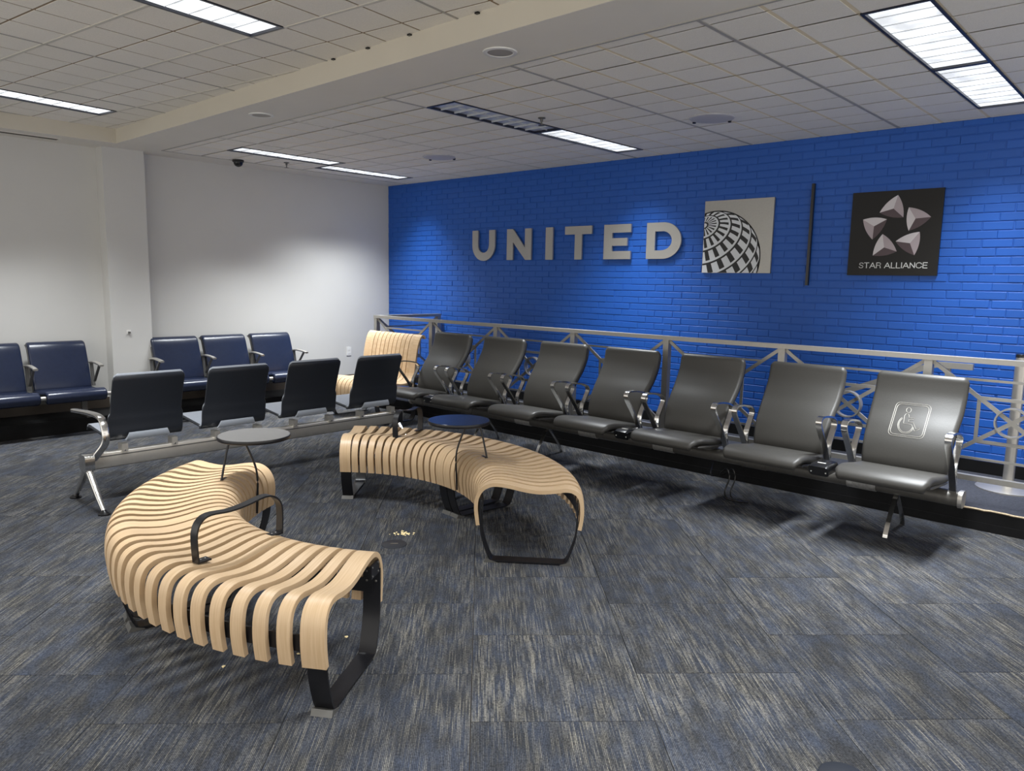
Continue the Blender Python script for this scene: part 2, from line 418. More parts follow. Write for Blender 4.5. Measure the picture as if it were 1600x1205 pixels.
MB().box(XF-.055,XF-.04,YB,YW,ZC-.004,ZC+.01).build('edge_angle', 'bar_gray', ceil)
# tray, its grid turned seven degrees
RT = math.radians(7); tx = Vector((math.cos(RT), math.sin(RT))); ty = Vector((-math.sin(RT), math.cos(RT)))
TX0, TY0 = -4.04, 2.91
lamps_tray = [(0,-4,True),(-10,-2,True),(10,-4,True),(0,-12,True),(-10,-12,True),(10,-12,True)]   # col, first row in feet
ttaken = {(k, j+q) for k, j, l in lamps_tray for q in range(4)}
def tp2(k, j, dx=0, dy=0):
    p = tx*(TX0+GP*k+dx)+ty*(TY0+GP*j+dy); return (p.x, p.y)
for col in range(-20, 24, 4):
    for row in range(-20, 8, 2):
        cells = []; bases = []
        for k in range(col, col+4):
            for j in (row, row+1):
                if (k, j) in ttaken: continue
                c = clip([tp2(k,j,.009,.008),tp2(k+1,j,-.009,.008),tp2(k+1,j+1,-.009,-.008),tp2(k,j+1,.009,-.008)], XF+.002, XR, YN, YF-.002)
                if len(c) > 2 and area(c) > .001:
                    cells.append(c); bases.append(clip([tp2(k,j),tp2(k+1,j),tp2(k+1,j+1),tp2(k,j+1)], XF+.002, XR, YN, YF-.002))
        if not cells: continue
        mb = MB()
        for c in cells: mb.prism(c, ZT, ZT+.006)
        o = mb.build('ceiling_panel', 'tile', ceil)
        m2 = MB()
        for c in bases: m2.prism(c, ZT+.003, ZT+.011)
        m2.build('panel_core', 'tile_edge2', o)
def tbar(p, q, wd, m):
    a = clip([p[0],p[1],q[1],q[0]], XF+.002, XR, YN, YF-.002)
    if len(a) > 2: MB().prism(a, ZT-.003, ZT+.01).build('grid_bar', m, ceil)
for j in range(-20, 8, 2):
    k0 = -20
    for k in range(-20, 25):
        if k == 24 or ((k,j) in ttaken and (k,j-1) in ttaken):
            if k > k0: tbar((tp2(k0,j,0,-.010),tp2(k0,j,0,.010)), (tp2(k,j,0,-.010),tp2(k,j,0,.010)), .02, 'bar_white')
            k0 = k+1
for k in range(-20, 24, 4):
    tbar((tp2(k,-20,-.006,0),tp2(k,-20,.006,0)), (tp2(k,8,-.006,0),tp2(k,8,.006,0)), .012, 'bar_gray')
# small black clips on the beam edge
for x in (-4.35,-3.98,-3.58,-3.02):
    MB().box(x-.012,x+.012,YF-.02,YF-.002,ZT-.012,ZT-.003).build('edge_clip', 'black_plastic', ceil)

# ------------------------------------------------------------------ ceiling lights
def ceiling_light(cx, cy, z, rz, lit, label, L=4*GP):
    W = GP; t = thing('ceiling_light', label, 'ceiling light', (cx,cy,z), rz, 'fluorescent troffers')
    f = .016
    mb = MB()
    for x0, x1, y0, y1 in ((-W/2,-W/2+f,-L/2,L/2),(W/2-f,W/2,-L/2,L/2),(-W/2+f,W/2-f,-L/2,-L/2+f),(-W/2+f,W/2-f,L/2-f,L/2)):
        mb.box(x0,x1,y0,y1,-.004,.05)
    mb.build('frame', 'lamp_frame', t)
    MB().box(-W/2+f,W/2-f,-L/2+f,L/2-f,.010 if lit else .013,.05).build('diffuser', 'glow' if lit else 'unlit', t)
    n = 9
    me = MB().box(-W/2+f,W/2-f,-.0012 if lit else -.004,.0012 if lit else .004,.006 if lit else .0,.0102 if lit else .0132).mesh('louvre_blade', 'blade')
    for k in range(1, n):
        obj('louvre_blade', me, t, (0,-L/2+L*k/n,0))
    if not lit:
        MB().box(-.002,.002,-L/2+f,L/2-f,.004,.030).build('louvre_spine', 'blade', t)
    if lit:
        ld = bpy.data.lights.new('lamp', 'AREA'); ld.shape = 'RECTANGLE'; ld.size = W-.05; ld.size_y = L-.06
        ld.energy = LAMP_W; ld.spread = math.radians(LAMP_SPREAD); ld.color = (.93,.97,1.0)
        lo = bpy.data.objects.new('lamp', ld); C.objects.link(lo); lo.parent = t; lo.location = (0,0,-.006)
    return t
LL = ['nearer half of the bright light strip at the upper right','farther half of the bright light strip at the upper right',
      'unlit louvred ceiling light before the lit middle one','lit ceiling light in the middle, nearest the word on the blue wall',
      'thin lit ceiling light beside the security camera','thin lit ceiling light next to the far room corner']
for (k, j, lit), lb in zip(lamps_low, LL):
    ceiling_light(GX0-GP*(k+.5), GY0+GQ*(j+2), ZC, 0, lit, lb, 4*GQ)
TL = ['lit ceiling light at the top left of the raised ceiling','lit ceiling light at the far left edge of the raised ceiling',
      'unseen ceiling light added above and right of the camera for foreground light','unseen ceiling light added behind the camera for foreground light','unseen ceiling light added at the back, near the white wall, for foreground light','unseen ceiling light added at the back, far right, for foreground light']  # these fixtures are out of view, added to light the foreground
for (k, j, lit), lb in zip(lamps_tray, TL):
    p = tp2(k+.5, j+2); ceiling_light(p[0], p[1], ZT, RT, lit, lb)

# ------------------------------------------------------------------ things on the ceiling
def round_speaker(x, y, lb):
    t = thing('ceiling_speaker', lb, 'speaker', (x,y,ZC), 0, 'round ceiling speakers')
    MB().lathe([(.02,-.012),(.13,-.012),(.145,-.010),(.145,-.006)], n=32).build('grille', 'lav', t, 30)
    MB().lathe([(.135,-.0125),(.165,-.010),(.172,-.004),(.172,0)], n=32).build('rim', 'lav', t, 30)
    for a in (1.1, 3.0): MB().cbox((.165*math.cos(a),.165*math.sin(a),-.010),(.02,.02,.02)).build('clip', 'black_plastic', t)
round_speaker(-2.97, 5.45, 'round ceiling speaker above the globe logo plate')
round_speaker(-6.085, 5.425, 'round bluish ceiling speaker nearest the room corner')
def can_light(x, y, lb):
    t = thing('recessed_can_light', lb, 'downlight', (x,y,ZC), 0, 'round downlights in the beam')
    n = 32; rings = [[(r*math.cos(2*PI*k/n), r*math.sin(2*PI*k/n), z) for k in range(n)] for r, z in ((.098,0),(.096,-.006),(.075,-.008),(.072,-.004))]
    MB().loops(rings, cap=False).build('trim_ring', 'plastic', t, 30)
    MB().lathe([(.073,-.003),(.05,-.005),(.01,-.006)], n=32).build('lens', 'can_in', t, 30)
can_light(-3.085, 3.205, 'round downlight in the beam nearest the camera')
can_light(-5.715, 3.205, 'round downlight in the beam farther away')
t = thing('security_camera', 'small black dome security camera under the ceiling by the white wall', 'camera', (-8.08,4.235,ZC))
MB().lathe([(.062,0),(.062,-.02),(.055,-.026)], n=24).build('housing', 'black_plastic', t, 40)
MB().lathe([(.05,-.026),(.047,-.045),(.034,-.064),(.012,-.074),(.001,-.075)], n=24).build('dome', 'black_plastic', t, 60)
def sprinkler(x, y, z, lb):
    t = thing('fire_sprinkler', lb, 'sprinkler', (x,y,z), 0, 'fire sprinklers')
    MB().lathe([(.03,0),(.03,-.006),(.012,-.01),(.010,-.03)], n=16).build('escutcheon', 'foot', t, 40)
    MB().lathe([(.006,-.03),(.006,-.055),(.026,-.056),(.026,-.059),(.004,-.06)], n=16).build('deflector', 'foot', t, 40)
sprinkler(-4.01, 4.65, ZC, 'fire sprinkler beside the lit middle ceiling light')
sprinkler(-7.79, 4.66, ZC, 'fire sprinkler near the security camera')
p = tp2(-10.6, 0.2); sprinkler(-7.17, 1.62, ZT, 'fire sprinkler at the left edge of the raised ceiling')
t = thing('air_vent', 'long slot air vent in the soffit above the white wall', 'vent', (-8.33,1.9,ZC))
MB().box(-.05,.05,-.72,.64,-.004,.001).build('frame', 'gypsum', t)
for k in range(3): MB().box(-.034+k*.024,-.020+k*.024,-.70,.62,-.0055,-.003).build('slot', 'plenum', t)

# ================================================================== SIGNS ON THE BLUE WALL
YS = YW-.008
def wall_poly(mb, pts, y, th):
    mb.loops([[(x,y,z) for x, z in pts],[(x,y-th,z) for x, z in pts]]); return mb
def arc(cx, cz, rx, rz_, a0, a1, n=12):
    return [(cx+rx*math.cos(math.radians(a0+(a1-a0)*k/n)), cz+rz_*math.sin(math.radians(a0+(a1-a0)*k/n))) for k in range(n+1)]
t = thing('company_name_sign', 'large silver capital letters reading UNITED on the blue wall', 'sign', (-5.36,YW,1.805))
B0, B1, ST = 1.805, 2.166, .100
def letter(mb):
    o = mb.build('letter', 'letter', t); o.location = (5.36, -YW, -1.805)
TH, LY = .022, YS-.012
x0, x1 = -6.826, -6.436; r = (x1-x0)/2; cx = (x0+x1)/2
letter(wall_poly(MB(), [(x0,B1),(x0,B0+r-.01)]+arc(cx,B0+r-.012,r,r-.003,180,360,16)[1:]+[(x1,B1),(x1-ST,B1),(x1-ST,B0+r)]+arc(cx,B0+r-.01,r-ST,r-ST,360,180,14)[1:-1]+[(x0+ST,B0+r),(x0+ST,B1)], LY, TH))
x0, x1 = -6.238, -5.850
letter(wall_poly(MB(), [(x0,B0),(x0,B1),(x0+.098,B1),(x1-ST,B0+.145),(x1-ST,B1),(x1,B1),(x1,B0),(x1-.092,B0),(x0+ST,B1-.155),(x0+ST,B0)], LY, TH))
letter(wall_poly(MB(), [(-5.633,B0),(-5.633,B1),(-5.527,B1),(-5.527,B0)], LY, TH))
letter(wall_poly(MB(), [(-5.352,B1),(-4.982,B1),(-4.982,B1-.088),(-5.115,B1-.088),(-5.115,B0),(-5.212,B0),(-5.212,B1-.088),(-5.352,B1-.088)], LY, TH))
x0 = -4.819
letter(wall_poly(MB(), [(x0,B0),(x0,B1),(-4.478,B1),(-4.478,B1-.086),(x0+.105,B1-.086),(x0+.105,B1-.142),(-4.521,B1-.142),(-4.521,B1-.222),(x0+.105,B1-.222),(x0+.105,B0+.084),(-4.477,B0+.084),(-4.477,B0)], LY, TH))
x0, x1 = -4.286, -3.886; zc = (B0+B1)/2; h = (B1-B0)/2
out = [(x0,B0),(x0,B1)]+[(x0+.17,B1)]+arc(x0+.19,zc,x1-x0-.19,h,84,-84,18)+[(x0+.17,B0)]
inn = [(x0+ST,B0+.084),(x0+ST,B1-.088)]+[(x0+.165,B1-.088)]+arc(x0+.18,zc,x1-x0-.18-.105,h-.086,84,-84,18)+[(x0+.165,B0+.084)]
mb = MB(); n = len(out)
ring = lambda P, y: [(x,y,z) for x, z in P]
mb.loops([ring(out,LY),ring(out,LY-TH),ring(inn,LY-TH),ring(inn,LY),ring(out,LY)], cap=False)
letter(mb)
# globe plate
px0, px1, pz0, pz1 = -3.65, -2.964, 1.669, 2.345
t = thing('globe_logo_plate', 'square brushed metal plate with a black and white globe grid', 'sign', ((px0+px1)/2,YW,pz0))
off = Vector((-(px0+px1)/2,-YW,-pz0))
def child(mb, name, m, par, offv, smooth=False):
    mb.v = [tuple(Vector(p)+offv) for p in mb.v]; return mb.build(name, m, par, smooth)
child(MB().box(px0,px1,YS-.022,YS,pz0,pz1), 'plate', 'plate', t, off)
pw, ph = px1-px0, pz1-pz0
gc, gr = (.200,.208), .655
pole = Vector((-.305,.695,.651)).normalized()
e1 = pole.cross(Vector((0,0,1))).normalized(); e2 = pole.cross(e1)
def sph(th, ph_):
    v = pole*math.cos(th)+(e1*math.cos(ph_)+e2*math.sin(ph_))*math.sin(th)
    return v
def globe_quad(mb, th0, th1, p0, p1, y):
    ps = [sph(a, b) for a, b in ((th0,p0),(th0,p1),(th1,p1),(th1,p0))]
    if min(p.z for p in ps) < .0: return
    uv = [(gc[0]+gr*p.x, gc[1]+gr*p.y) for p in ps]
    c = clip(uv, .003, .997, .003, .997)
    if len(c) < 3 or area(c) < 1e-7: return
    mb.face([(px0+u*pw, y, pz0+v*ph) for u, v in c])
disc = clip([(gc[0]+gr*math.cos(2*PI*k/96), gc[1]+gr*math.sin(2*PI*k/96)) for k in range(96)], .003, .997, .003, .997)
yA, yB = YS-.0225, YS-.0232
child(wall_poly(MB(), [(px0+u*pw, pz0+v*ph) for u, v in disc], YS-.0215, .001), 'globe', 'globe_white', t, off)
mb = MB(); D = math.radians
rim = [(math.cos(2*PI*k/120), math.sin(2*PI*k/120)) for k in range(121)]
for k in range(120):
    q = [(gc[0]+gr*s*rim[i][0], gc[1]+gr*s*rim[i][1]) for s, i in ((1,k),(1,k+1),(.975,k+1),(.975,k))]
    c = clip(q, .003, .997, .003, .997)
    if len(c) > 2: mb.face([(px0+u*pw, yB, pz0+v*ph) for u, v in c])
rings_ = [5,20.5,36.5,52.5,68.5,84.5,100.5,116,132]
for a in rings_:
    for k in range(360): globe_quad(mb, D(a-1.1), D(a+1.1), D(k), D(k+1), yB)
for a, b in zip(rings_[:-1], rings_[1:]):
    for q in range(20):
        for s in range(8): globe_quad(mb, D(a+1), D(a+1+(b-a-4.6)*.5), D(q*18+s), D(q*18+s+1), yB)
        for s in range(8): globe_quad(mb, D(a+1+(b-a-4.6)*.5), D(b-3.6), D(q*18+s), D(q*18+s+1), yB)
child(mb, 'globe_grid', 'sign_print', t, off)
# divider bar
tag(MB().box(-2.6345,-2.6115,YS-.03,YS,1.566,2.438).build('divider_bar', 'black_metal'), 'thin black vertical bar between the two logo plates', 'divider')
# star plate
px0, px1, pz0, pz1 = -2.286, -1.602, 1.657, 2.336
t = thing('star_logo_plate', 'square charcoal sign with five pale star wedges reading STAR ALLIANCE', 'sign', ((px0+px1)/2,YW,pz0))
off = Vector((-(px0+px1)/2,-YW,-pz0))
child(MB().box(px0,px1,YS-.022,YS,pz0,pz1), 'plate', 'sign_dark', t, off)
tris = [((-1.935,2.299),(-1.882,2.12),(-2.065,2.165),(-1.961,2.193),'m','d','l'),
        ((-1.847,2.197),(-1.68,2.115),(-1.834,2.012),(-1.791,2.107),'m','d','l'),
        ((-2.19,2.114),(-2.004,2.11),(-2.104,1.95),(-2.1,2.057),'l','d','m'),
        ((-2.028,1.992),(-1.91,1.85),(-2.091,1.819),(-2.008,1.884),'m','d','l'),
        ((-1.752,2.002),(-1.777,1.819),(-1.924,1.931),(-1.816,1.914),'m','d','l')]
for A, B, Cc, c, ab, bc, ca in tris:
    root = None
    for P, Q, sh in ((A,B,ab),(B,Cc,bc),(Cc,A,ca)):
        mid = Vector(((P[0]+Q[0])/2,(P[1]+Q[1])/2)); o_ = (mid-Vector(c)).normalized()*.016; edge = []
        for k in range(9):
            s = k/8; edge.append((P[0]+(Q[0]-P[0])*s+o_.x*4*s*(1-s), P[1]+(Q[1]-P[1])*s+o_.y*4*s*(1-s)))
        mb = MB(); wall_poly(mb, edge+[c], YS-.0215, .0015)
        ob = child(mb, 'star_wedge_face', 'tri_'+sh, t, off)
G = {'S':(.62,[[(.60,.80),(.52,.94),(.31,1),(.10,.92),(.04,.74),(.14,.58),(.48,.44),(.60,.27),(.52,.07),(.30,0),(.08,.06),(.0,.22)]]),
     'T':(.66,[[(0,1),(.66,1)],[(.33,1),(.33,0)]]), 'A':(.80,[[(0,0),(.40,1),(.80,0)],[(.14,.33),(.66,.33)]]),
     'R':(.66,[[(.03,0),(.03,1),(.42,1),(.6,.9),(.62,.72),(.52,.56),(.40,.52),(.03,.52)],[(.40,.52),(.56,.40),(.62,0)]]),
     'L':(.56,[[(.03,1),(.03,0),(.56,0)]]), 'I':(.08,[[(.04,1),(.04,0)]]), 'N':(.70,[[(.03,0),(.03,1),(.67,0),(.67,1)]]),
     'C':(.78,[[(.76,.74),(.66,.92),(.42,1),(.16,.92),(.03,.70),(.03,.30),(.16,.08),(.42,0),(.66,.08),(.77,.28)]]),
     'E':(.60,[[(.60,1),(.03,1),(.03,0),(.60,0)],[(.03,.52),(.55,.52)]]), ' ':(.22,[])}
txt = 'STAR ALLIANCE'; gap = .17; tot = sum(G[c][0]+gap for c in txt)-gap
sx = (-1.676+2.192)/tot; sz = .042; x = -2.192; zb = 1.718
for ch in txt:
    if ch != ' ':
        mb = MB()
        for st in G[ch][1]:
            pp = [Vector((x+a*sx, YS-.0228, zb+b*sz)) for a, b in st]
            for A_, B_ in zip(pp[:-1], pp[1:]):
                e_ = (B_-A_).normalized()*.0022
                mb.sweep([A_-e_, B_+e_], [(-.0027,-.0006),(.0027,-.0006),(.0027,.0006),(-.0027,.0006)], up=(0,1,0))
        child(mb, 'letter', 'sign_white', t, off)
    x += (G[ch][0]+gap)*sx

# ================================================================== SILVER RAILING ON THE PLATFORM
RY = 5.63; RT0 = 1.115
rl = thing('railing', 'silver metal railing with crossed bars and rings on the platform', 'railing', (-7.43,RY,PZ))
def ch(mb, name, m, par, ox, oy, oz, smooth=False):
    mb.v = [(a-ox,b-oy,c-oz) for a, b, c in mb.v]; return mb.build(name, m, par, smooth)
def RC(mb, name, m='rail', smooth=False): return ch(mb, name, m, rl, -7.43, RY, PZ, smooth)
posts = [-7.43+1.0135*k for k in range(9)]
def bay(P, Q):
    """P,Q: 2-D plan points of two posts; makes the bars between them"""
    P, Q = Vector(P), Vector(Q); d = (Q-P); W = d.length; d.normalize(); nrm = Vector((-d.y, d.x))
    def pt(s, z): q = P+d*s; return Vector((q.x,q.y,z))
    def bar(s0, z0_, s1, z1_, w_, th, name):
        RC(MB().bar([pt(s0,z0_),pt(s1,z1_)], th, w_, up=(0,0,1)) if abs(s1-s0) > 1e-4 else MB().bar([pt(s0,z0_),pt(s1,z1_)], th, w_, up=tuple((*d,0))), name)
    zt, zb_ = 1.075, .352; zm = (zt+zb_)/2; x0 = .02; x1 = W-.02
    def onz(s): return zt-(zt-zb_)*(s-x0)/(x1-x0)
    bar(x0,zt,x1,zb_,.026,.014,'diagonal_bar'); bar(x0,zb_,x1,zt,.026,.0125,'diagonal_bar')
    s = .31*W; z1_ = onz(s); z2 = 2*zm-z1_
    for zz in (z1_, z2): bar(s,zz,W-s,zz,.022,.011,'frame_bar')
    for ss in (s, W-s): bar(ss,z2,ss,z1_,.022,.0095,'frame_bar')
    s2 = .155*W; za = onz(s2)
    for zz in (za, 2*zm-za): bar(s2,zz,W-s2,zz,.016,.008,'thin_rail')
    c = pt(W/2, zm); n = 24
    ringpts = lambda r, o: [c+Vector((d.x,d.y,0))*r*math.cos(2*PI*k/n)+Vector((0,0,1))*r*math.sin(2*PI*k/n)+Vector((nrm.x,nrm.y,0))*o for k in range(n)]
    R_, t_, dp = .098, .010, .024
    RC(MB().loops([ringpts(R_,-dp),ringpts(R_,dp),ringpts(R_-t_,dp),ringpts(R_-t_,-dp),ringpts(R_,-dp)], cap=False), 'ring', 'rail', 35)
for i, x in enumerate(posts):
    RC(MB().box(x-.026,x+.026,RY-.026,RY+.026,PZ,RT0-.03), 'post')
    if i < len(posts)-1: bay((x,RY),(posts[i+1],RY))
RC(MB().box(posts[0]-.028,posts[-1]+.03,RY-.03,RY+.03,RT0-.034,RT0), 'top_rail')
RC(MB().box(posts[0],posts[-1],RY-.02,RY+.02,.305,.34), 'bottom_rail')
YE = YW-.07
RC(MB().box(-7.456,-7.404,YE-.026,YE+.026,PZ,RT0-.03), 'post')
bay((-7.43,RY),(-7.43,YE))
RC(MB().box(-7.458,-7.402,RY,YE+.03,RT0-.034,RT0), 'top_rail')
RC(MB().box(-7.45,-7.41,RY,YE,.305,.34), 'bottom_rail')
# ramp handrail along the wall
t = thing('wall_handrail', 'short silver handrail sloping down along the blue wall behind the railing', 'handrail', (-1.6,6.5,PZ))
pts = [(-1.255,6.5,.975),(-1.50,6.5,.975),(-1.56,6.5,.955),(-2.19,6.5,.68),(-2.9,6.5,.37)]
ch(MB().bar(pts, .05, .045), 'rail', 'rail', t, -1.6, 6.5, PZ)
for x, z in ((-1.42,.95),(-2.30,.61)): ch(MB().box(x-.018,x+.018,6.482,6.518,PZ,z), 'post', 'rail', t, -1.6, 6.5, PZ)
# stanchion
t = thing('queue_stanchion', 'brushed metal queue stanchion behind the railing at the right edge', 'stanchion', (-.925,6.28,PZ))
MB().lathe([(.20,0),(.20,.008),(.17,.018),(.05,.03),(.04,.032)], n=40).build('base', 'alu', t, 50)
MB().lathe([(.036,.03),(.036,.95)], n=24).build('pole', 'alu', t, 50)
MB().lathe([(.038,.95),(.038,.965),(.034,.972),(.01,.973)], n=24).build('cap', 'black_plastic', t, 50)

# ================================================================== GREY PADDED SEAT ROW
GC, GPITCH, NG = -1.32, .745, 7
t = thing('beam_seating', 'row of seven dark grey padded seats with chrome loop arms before the railing', 'seating', (-3.555,5.12,0))
def GR(mb, name, m, par=None, smooth=False): return ch(mb, name, m, par or t, -3.555, 5.12, 0, smooth)
backprof = [(5.13,.405),(5.122,.47),(5.145,.56),(5.205,.66),(5.285,.76),(5.345,.86),(5.368,.94),(5.375,1.005)]
seatprof = [(5.17,.40),(5.05,.408),(4.90,.428),(4.78,.446),(4.70,.446),(4.655,.425),(4.655,.395)]
def bw(s):
    e = 1-s; k = 1-.10*max(0, 1-e/.055)**2 if e < .055 else 1
    k2 = 1-.06*max(0, 1-s/.04)**2 if s < .04 else 1
    return (.50+.045*min(1, s*1.6))*k*k2
def sw(s): return .53-.06*max(0, 1-s/.1)-.05*max(0, (s-.9)/.1)
back_me = pad(backprof, bw, .055, .026, 6).mesh('backrest', 'gray_leather', 60)
seat_me = pad(seatprof, sw, .052, .024, 6).mesh('seat', 'gray_leather', 60)
under_me = pad([(5.17,.365),(4.95,.385),(4.75,.405)], lambda s: .50, .022, .01, 4).mesh('seat_pan', 'gray_metal', 60)
# thin dark shell behind the back
shell_me = pad([(y+.036,z-.003) for y, z in backprof[:-1]]+[(5.404,.985)], lambda s: bw(s)-.02, .016, .007, 5).mesh('back_shell', 'black_plastic', 60)
armp = smooth_path([(5.10,.33),(5.07,.40),(4.985,.52),(4.905,.615),(4.868,.665),(4.872,.70),(4.91,.715),(5.00,.708),(5.09,.690),(5.14,.664),(5.148,.63),(5.115,.575),(5.075,.51),(5.072,.45),(5.095,.38),(5.10,.34)], 4)
arm_me = MB().sweep([(0,p.x,p.y) for p in armp], [(-.006,-.019),(.006,-.019),(.006,.019),(-.006,.019)], up=(1,0,0)).mesh('armrest', 'chrome', 50)
brk_me = MB().box(-.02,.02,-.05,.05,-.05,.0).box(-.018,.018,-.30,-.05,.01,.03).mesh('bracket', 'gray_metal')
backs = []
for i in range(NG):
    cx = GC-GPITCH*i
    b = obj('backrest', back_me, t, (cx+3.555,-5.12,0)); backs.append(b)
    obj('back_shell', shell_me, b)
    s_ = obj('seat', seat_me, t, (cx+3.555,-5.12,0))
    obj('seat_pan', under_me, s_)
    for sgn in (-1, 1): obj('armrest', arm_me, t, (cx+sgn*.293+3.555,-5.12,0))
xa, xb = GC-GPITCH*(NG-1)-.34, GC+.34
sec = rsq(.10, .092, .04, 4)
GR(MB().sweep([(xa,5.12,.29),(xb,5.12,.29)], sec), 'beam', 'gray_metal', None, 40)
for x in (xa, xb): GR(MB().sweep([(x-.012,5.12,.29),(x+.012,5.12,.29)], rsq(.112,.104,.04,4)), 'beam_cap', 'alu', None, 40)
for i in range(NG):
    cx = GC-GPITCH*i
    for d_ in (-.18, .18):
        GR(MB().sweep([(cx+d_,5.16,.345),(cx+d_,5.02,.35),(cx+d_,4.82,.40)], [(-.02,-.012),(.02,-.012),(.02,.012),(-.02,.012)]), 'seat_bracket', 'gray_metal')
    GR(MB().sweep([(cx-.32,5.12,.29),(cx-.14,5.12,.29)], rsq(.106,.098,.04,4)), 'worn_sleeve', 'worn' if i in (0,2,3,4) else 'gray_metal', None, 40)
for lx in (GC-.02, GC-3.93*GPITCH, GC-5*GPITCH):
    f_ = smooth_path([(5.12,.25),(5.06,.19),(5.0,.11),(4.955,.03),(4.945,.0)], 4)
    rr = smooth_path([(5.12,.25),(5.18,.19),(5.25,.11),(5.30,.03),(5.31,0)], 4)
    GR(MB().bar([(lx,p.x,p.y) for p in f_], .034, .014, up=(1,0,0)) if False else MB().sweep([(lx,p.x,p.y) for p in f_], [(-.006,-.014),(.006,-.014),(.006,.014),(-.006,.014)], up=(1,0,0)), 'leg', 'chrome')
    GR(MB().sweep([(lx,p.x,p.y) for p in rr], [(-.006,-.014),(.006,-.014),(.006,.014),(-.006,.014)], up=(1,0,0)), 'leg', 'chrome')
for i in (0, 2, 5):      # power boxes between the seats
    cx = GC-GPITCH*(i+.5)
    b = GR(MB().sweep([(cx,4.70,.405),(cx,4.72,.415),(cx,4.86,.415)], rsq(.125,.07,.02,3)), 'power_outlet', 'black_plastic', None, 40)
    GR(MB().cbox((cx,4.748,.4515),(.05,.012,.002)), 'usb_socket', 'plastic', b)
    for s_ in (-.045, .045): GR(MB().cbox((cx+s_,4.699,.40),(.007,.004,.007)), 'glint_dot', 'plastic', b)  # white dots put in for the glints on the box front
cab = smooth_path([(-2.62,5.10,.245),(-2.60,5.04,.15),(-2.53,5.02,.17),(-2.47,5.03,.22),(-2.44,5.02,.16),(-2.46,5.0,.06),(-2.43,4.97,.02),(-2.38,4.98,.008),(-2.32,5.0,.006)], 5)
GR(MB().tube(cab, .006, 6), 'power_cable', 'black_plastic', None, 50)
GR(MB().tube([p+Vector((.035,.02,0)) for p in cab[8:]], .005, 6), 'power_cable', 'black_plastic', None, 50)
# access symbol stitched on the nearest back
bp_ = smooth_path([(0,y,z) for y, z in backprof], 6)
def back_y(z):
    for a, b in zip(bp_[:-1], bp_[1:]):
        if a.z <= z <= b.z: return a.y+(b.y-a.y)*(z-a.z)/(b.z-a.z)-.0285/math.cos(math.atan2(b.y-a.y,b.z-a.z))
    return bp_[-1].y-.03
def sym(zx, zy):
    dx, dy = zx-715, zy-385; det = 190*165+32*20
    a = (dx*165+32*dy)/det; b = (190*dy-20*dx)/det
    X = -1.435+a*.208; Z = .818-b*.198
    return Vector((X, back_y(Z)-.0012, Z))
def rrect(i):
    out = []; 
    P = [(0,0),(1,0),(1,1),(0,1)]; r = .13; q = []
    for (cx_, cy_, a0) in ((1-r,r,-90),(1-r,1-r,0),(r,1-r,90),(r,r,180)):
        for k in range(6):
            a = math.radians(a0+18*k); q.append((cx_+r*math.cos(a), cy_+r*math.sin(a)))
    q.append(q[0]); q.append(q[1])
    for a, b in q:
        a = .5+(a-.5)*i; b = .5+(b-.5)*i
        out.append(sym(715+190*a-32*b, 385+20*a+165*b))
    return out
sec_ = [(-.0011,-.0006),(.0011,-.0006),(.0011,.0006),(-.0011,.0006)]
def stitch(P, name):
    mb = MB(); mb.sweep(P, sec_, up=(0,1,0)); mb.v = [(a-GC,b,c) for a, b, c in mb.v]
    mb.build(name, 'stitch', backs[0])
stitch(rrect(1), 'symbol_border'); stitch(rrect(.905), 'symbol_border')
body = [(772,446),(765,455),(764,492),(808,500),(826,532),(853,520),(850,514),(833,521),(816,491),(790,486),(790,475),(815,475),(817,468),(791,465),(788,453),(780,446),(772,446)]
stitch([sym(*p) for p in body], 'symbol_figure')
stitch([sym(784+13*math.cos(a), 428+13*math.sin(a)) for a in [2*PI*k/16 for k in range(18)]], 'symbol_head')
for r_ in (44, 38): stitch([sym(778+r_*math.cos(math.radians(a)), 500+r_*.98*math.sin(math.radians(a))) for a in range(235, 15, -12)], 'symbol_wheel')

# ================================================================== CHARCOAL SHELL SEATS (seen from behind, facing the white wall)
NX, NY0, NP = -5.40, 2.09, .658
t = thing('shell_beam_seating', 'row of four charcoal shell seats seen from behind on a silver beam', 'seating', (NX,1.75,0), -PI/2)
# local frame: +x runs to -Y in the room ... seats laid out along local -x ; front is local -y
def nseat_w(s):
    if s < .42: return .47
    k = (s-.42)/.58
    return .515-.030*min(1, max(0,(k-.42)/.05)) - (.05*max(0,(k-.95)/.05)**2)
prof = [(-.47,.425),(-.45,.437),(-.32,.425),(-.17,.408),(-.08,.400),(-.03,.412),(-.002,.46),(.008,.54),(.035,.65),(.075,.77),(.115,.875)]
dark_me = pad([(y+.004,z-.008) for y, z in prof], nseat_w, .014, .006, 5, bow=.028).mesh('seat_shell', 'shell_dark', 60)
pale_me = pad([(y-.004,z+.006) for y, z in prof], lambda s: nseat_w(s)-.012, .010, .004, 5, bow=.028).mesh('seat_lining', 'shell_gray', 60)
lip_me = pad([(.004,.418),(.016,.440),(.021,.470)], lambda s: .31-.05*s, .012, .005, 3).mesh('seat_lip', 'shell_gray', 60)
for i in range(4):
    lx = -(NY0+NP*i-1.75)
    o = obj('seat_shell', dark_me, t, (lx,0,0)); obj('seat_lining', pale_me, o); obj('seat_lip', lip_me, o)
    for d_ in (-.17, .17):
        MB().box(lx+d_-.02,lx+d_+.02,-.03,.042,.34,.40).build('bracket', 'alu', t)
        MB().lathe([(.006,0),(.006,.004)], n=10).xf(Matrix.Translation((lx+d_,.042,.355)) @ Matrix.Rotation(-PI/2,4,'X')).build('bolt', 'chrome', t)
xend = -(NY0+NP*3+.30-1.75)
MB().sweep([(.02,.0,.300),(xend,.0,.300)], rsq(.055,.110,.012,3)).build('beam', 'alu', t, 40)
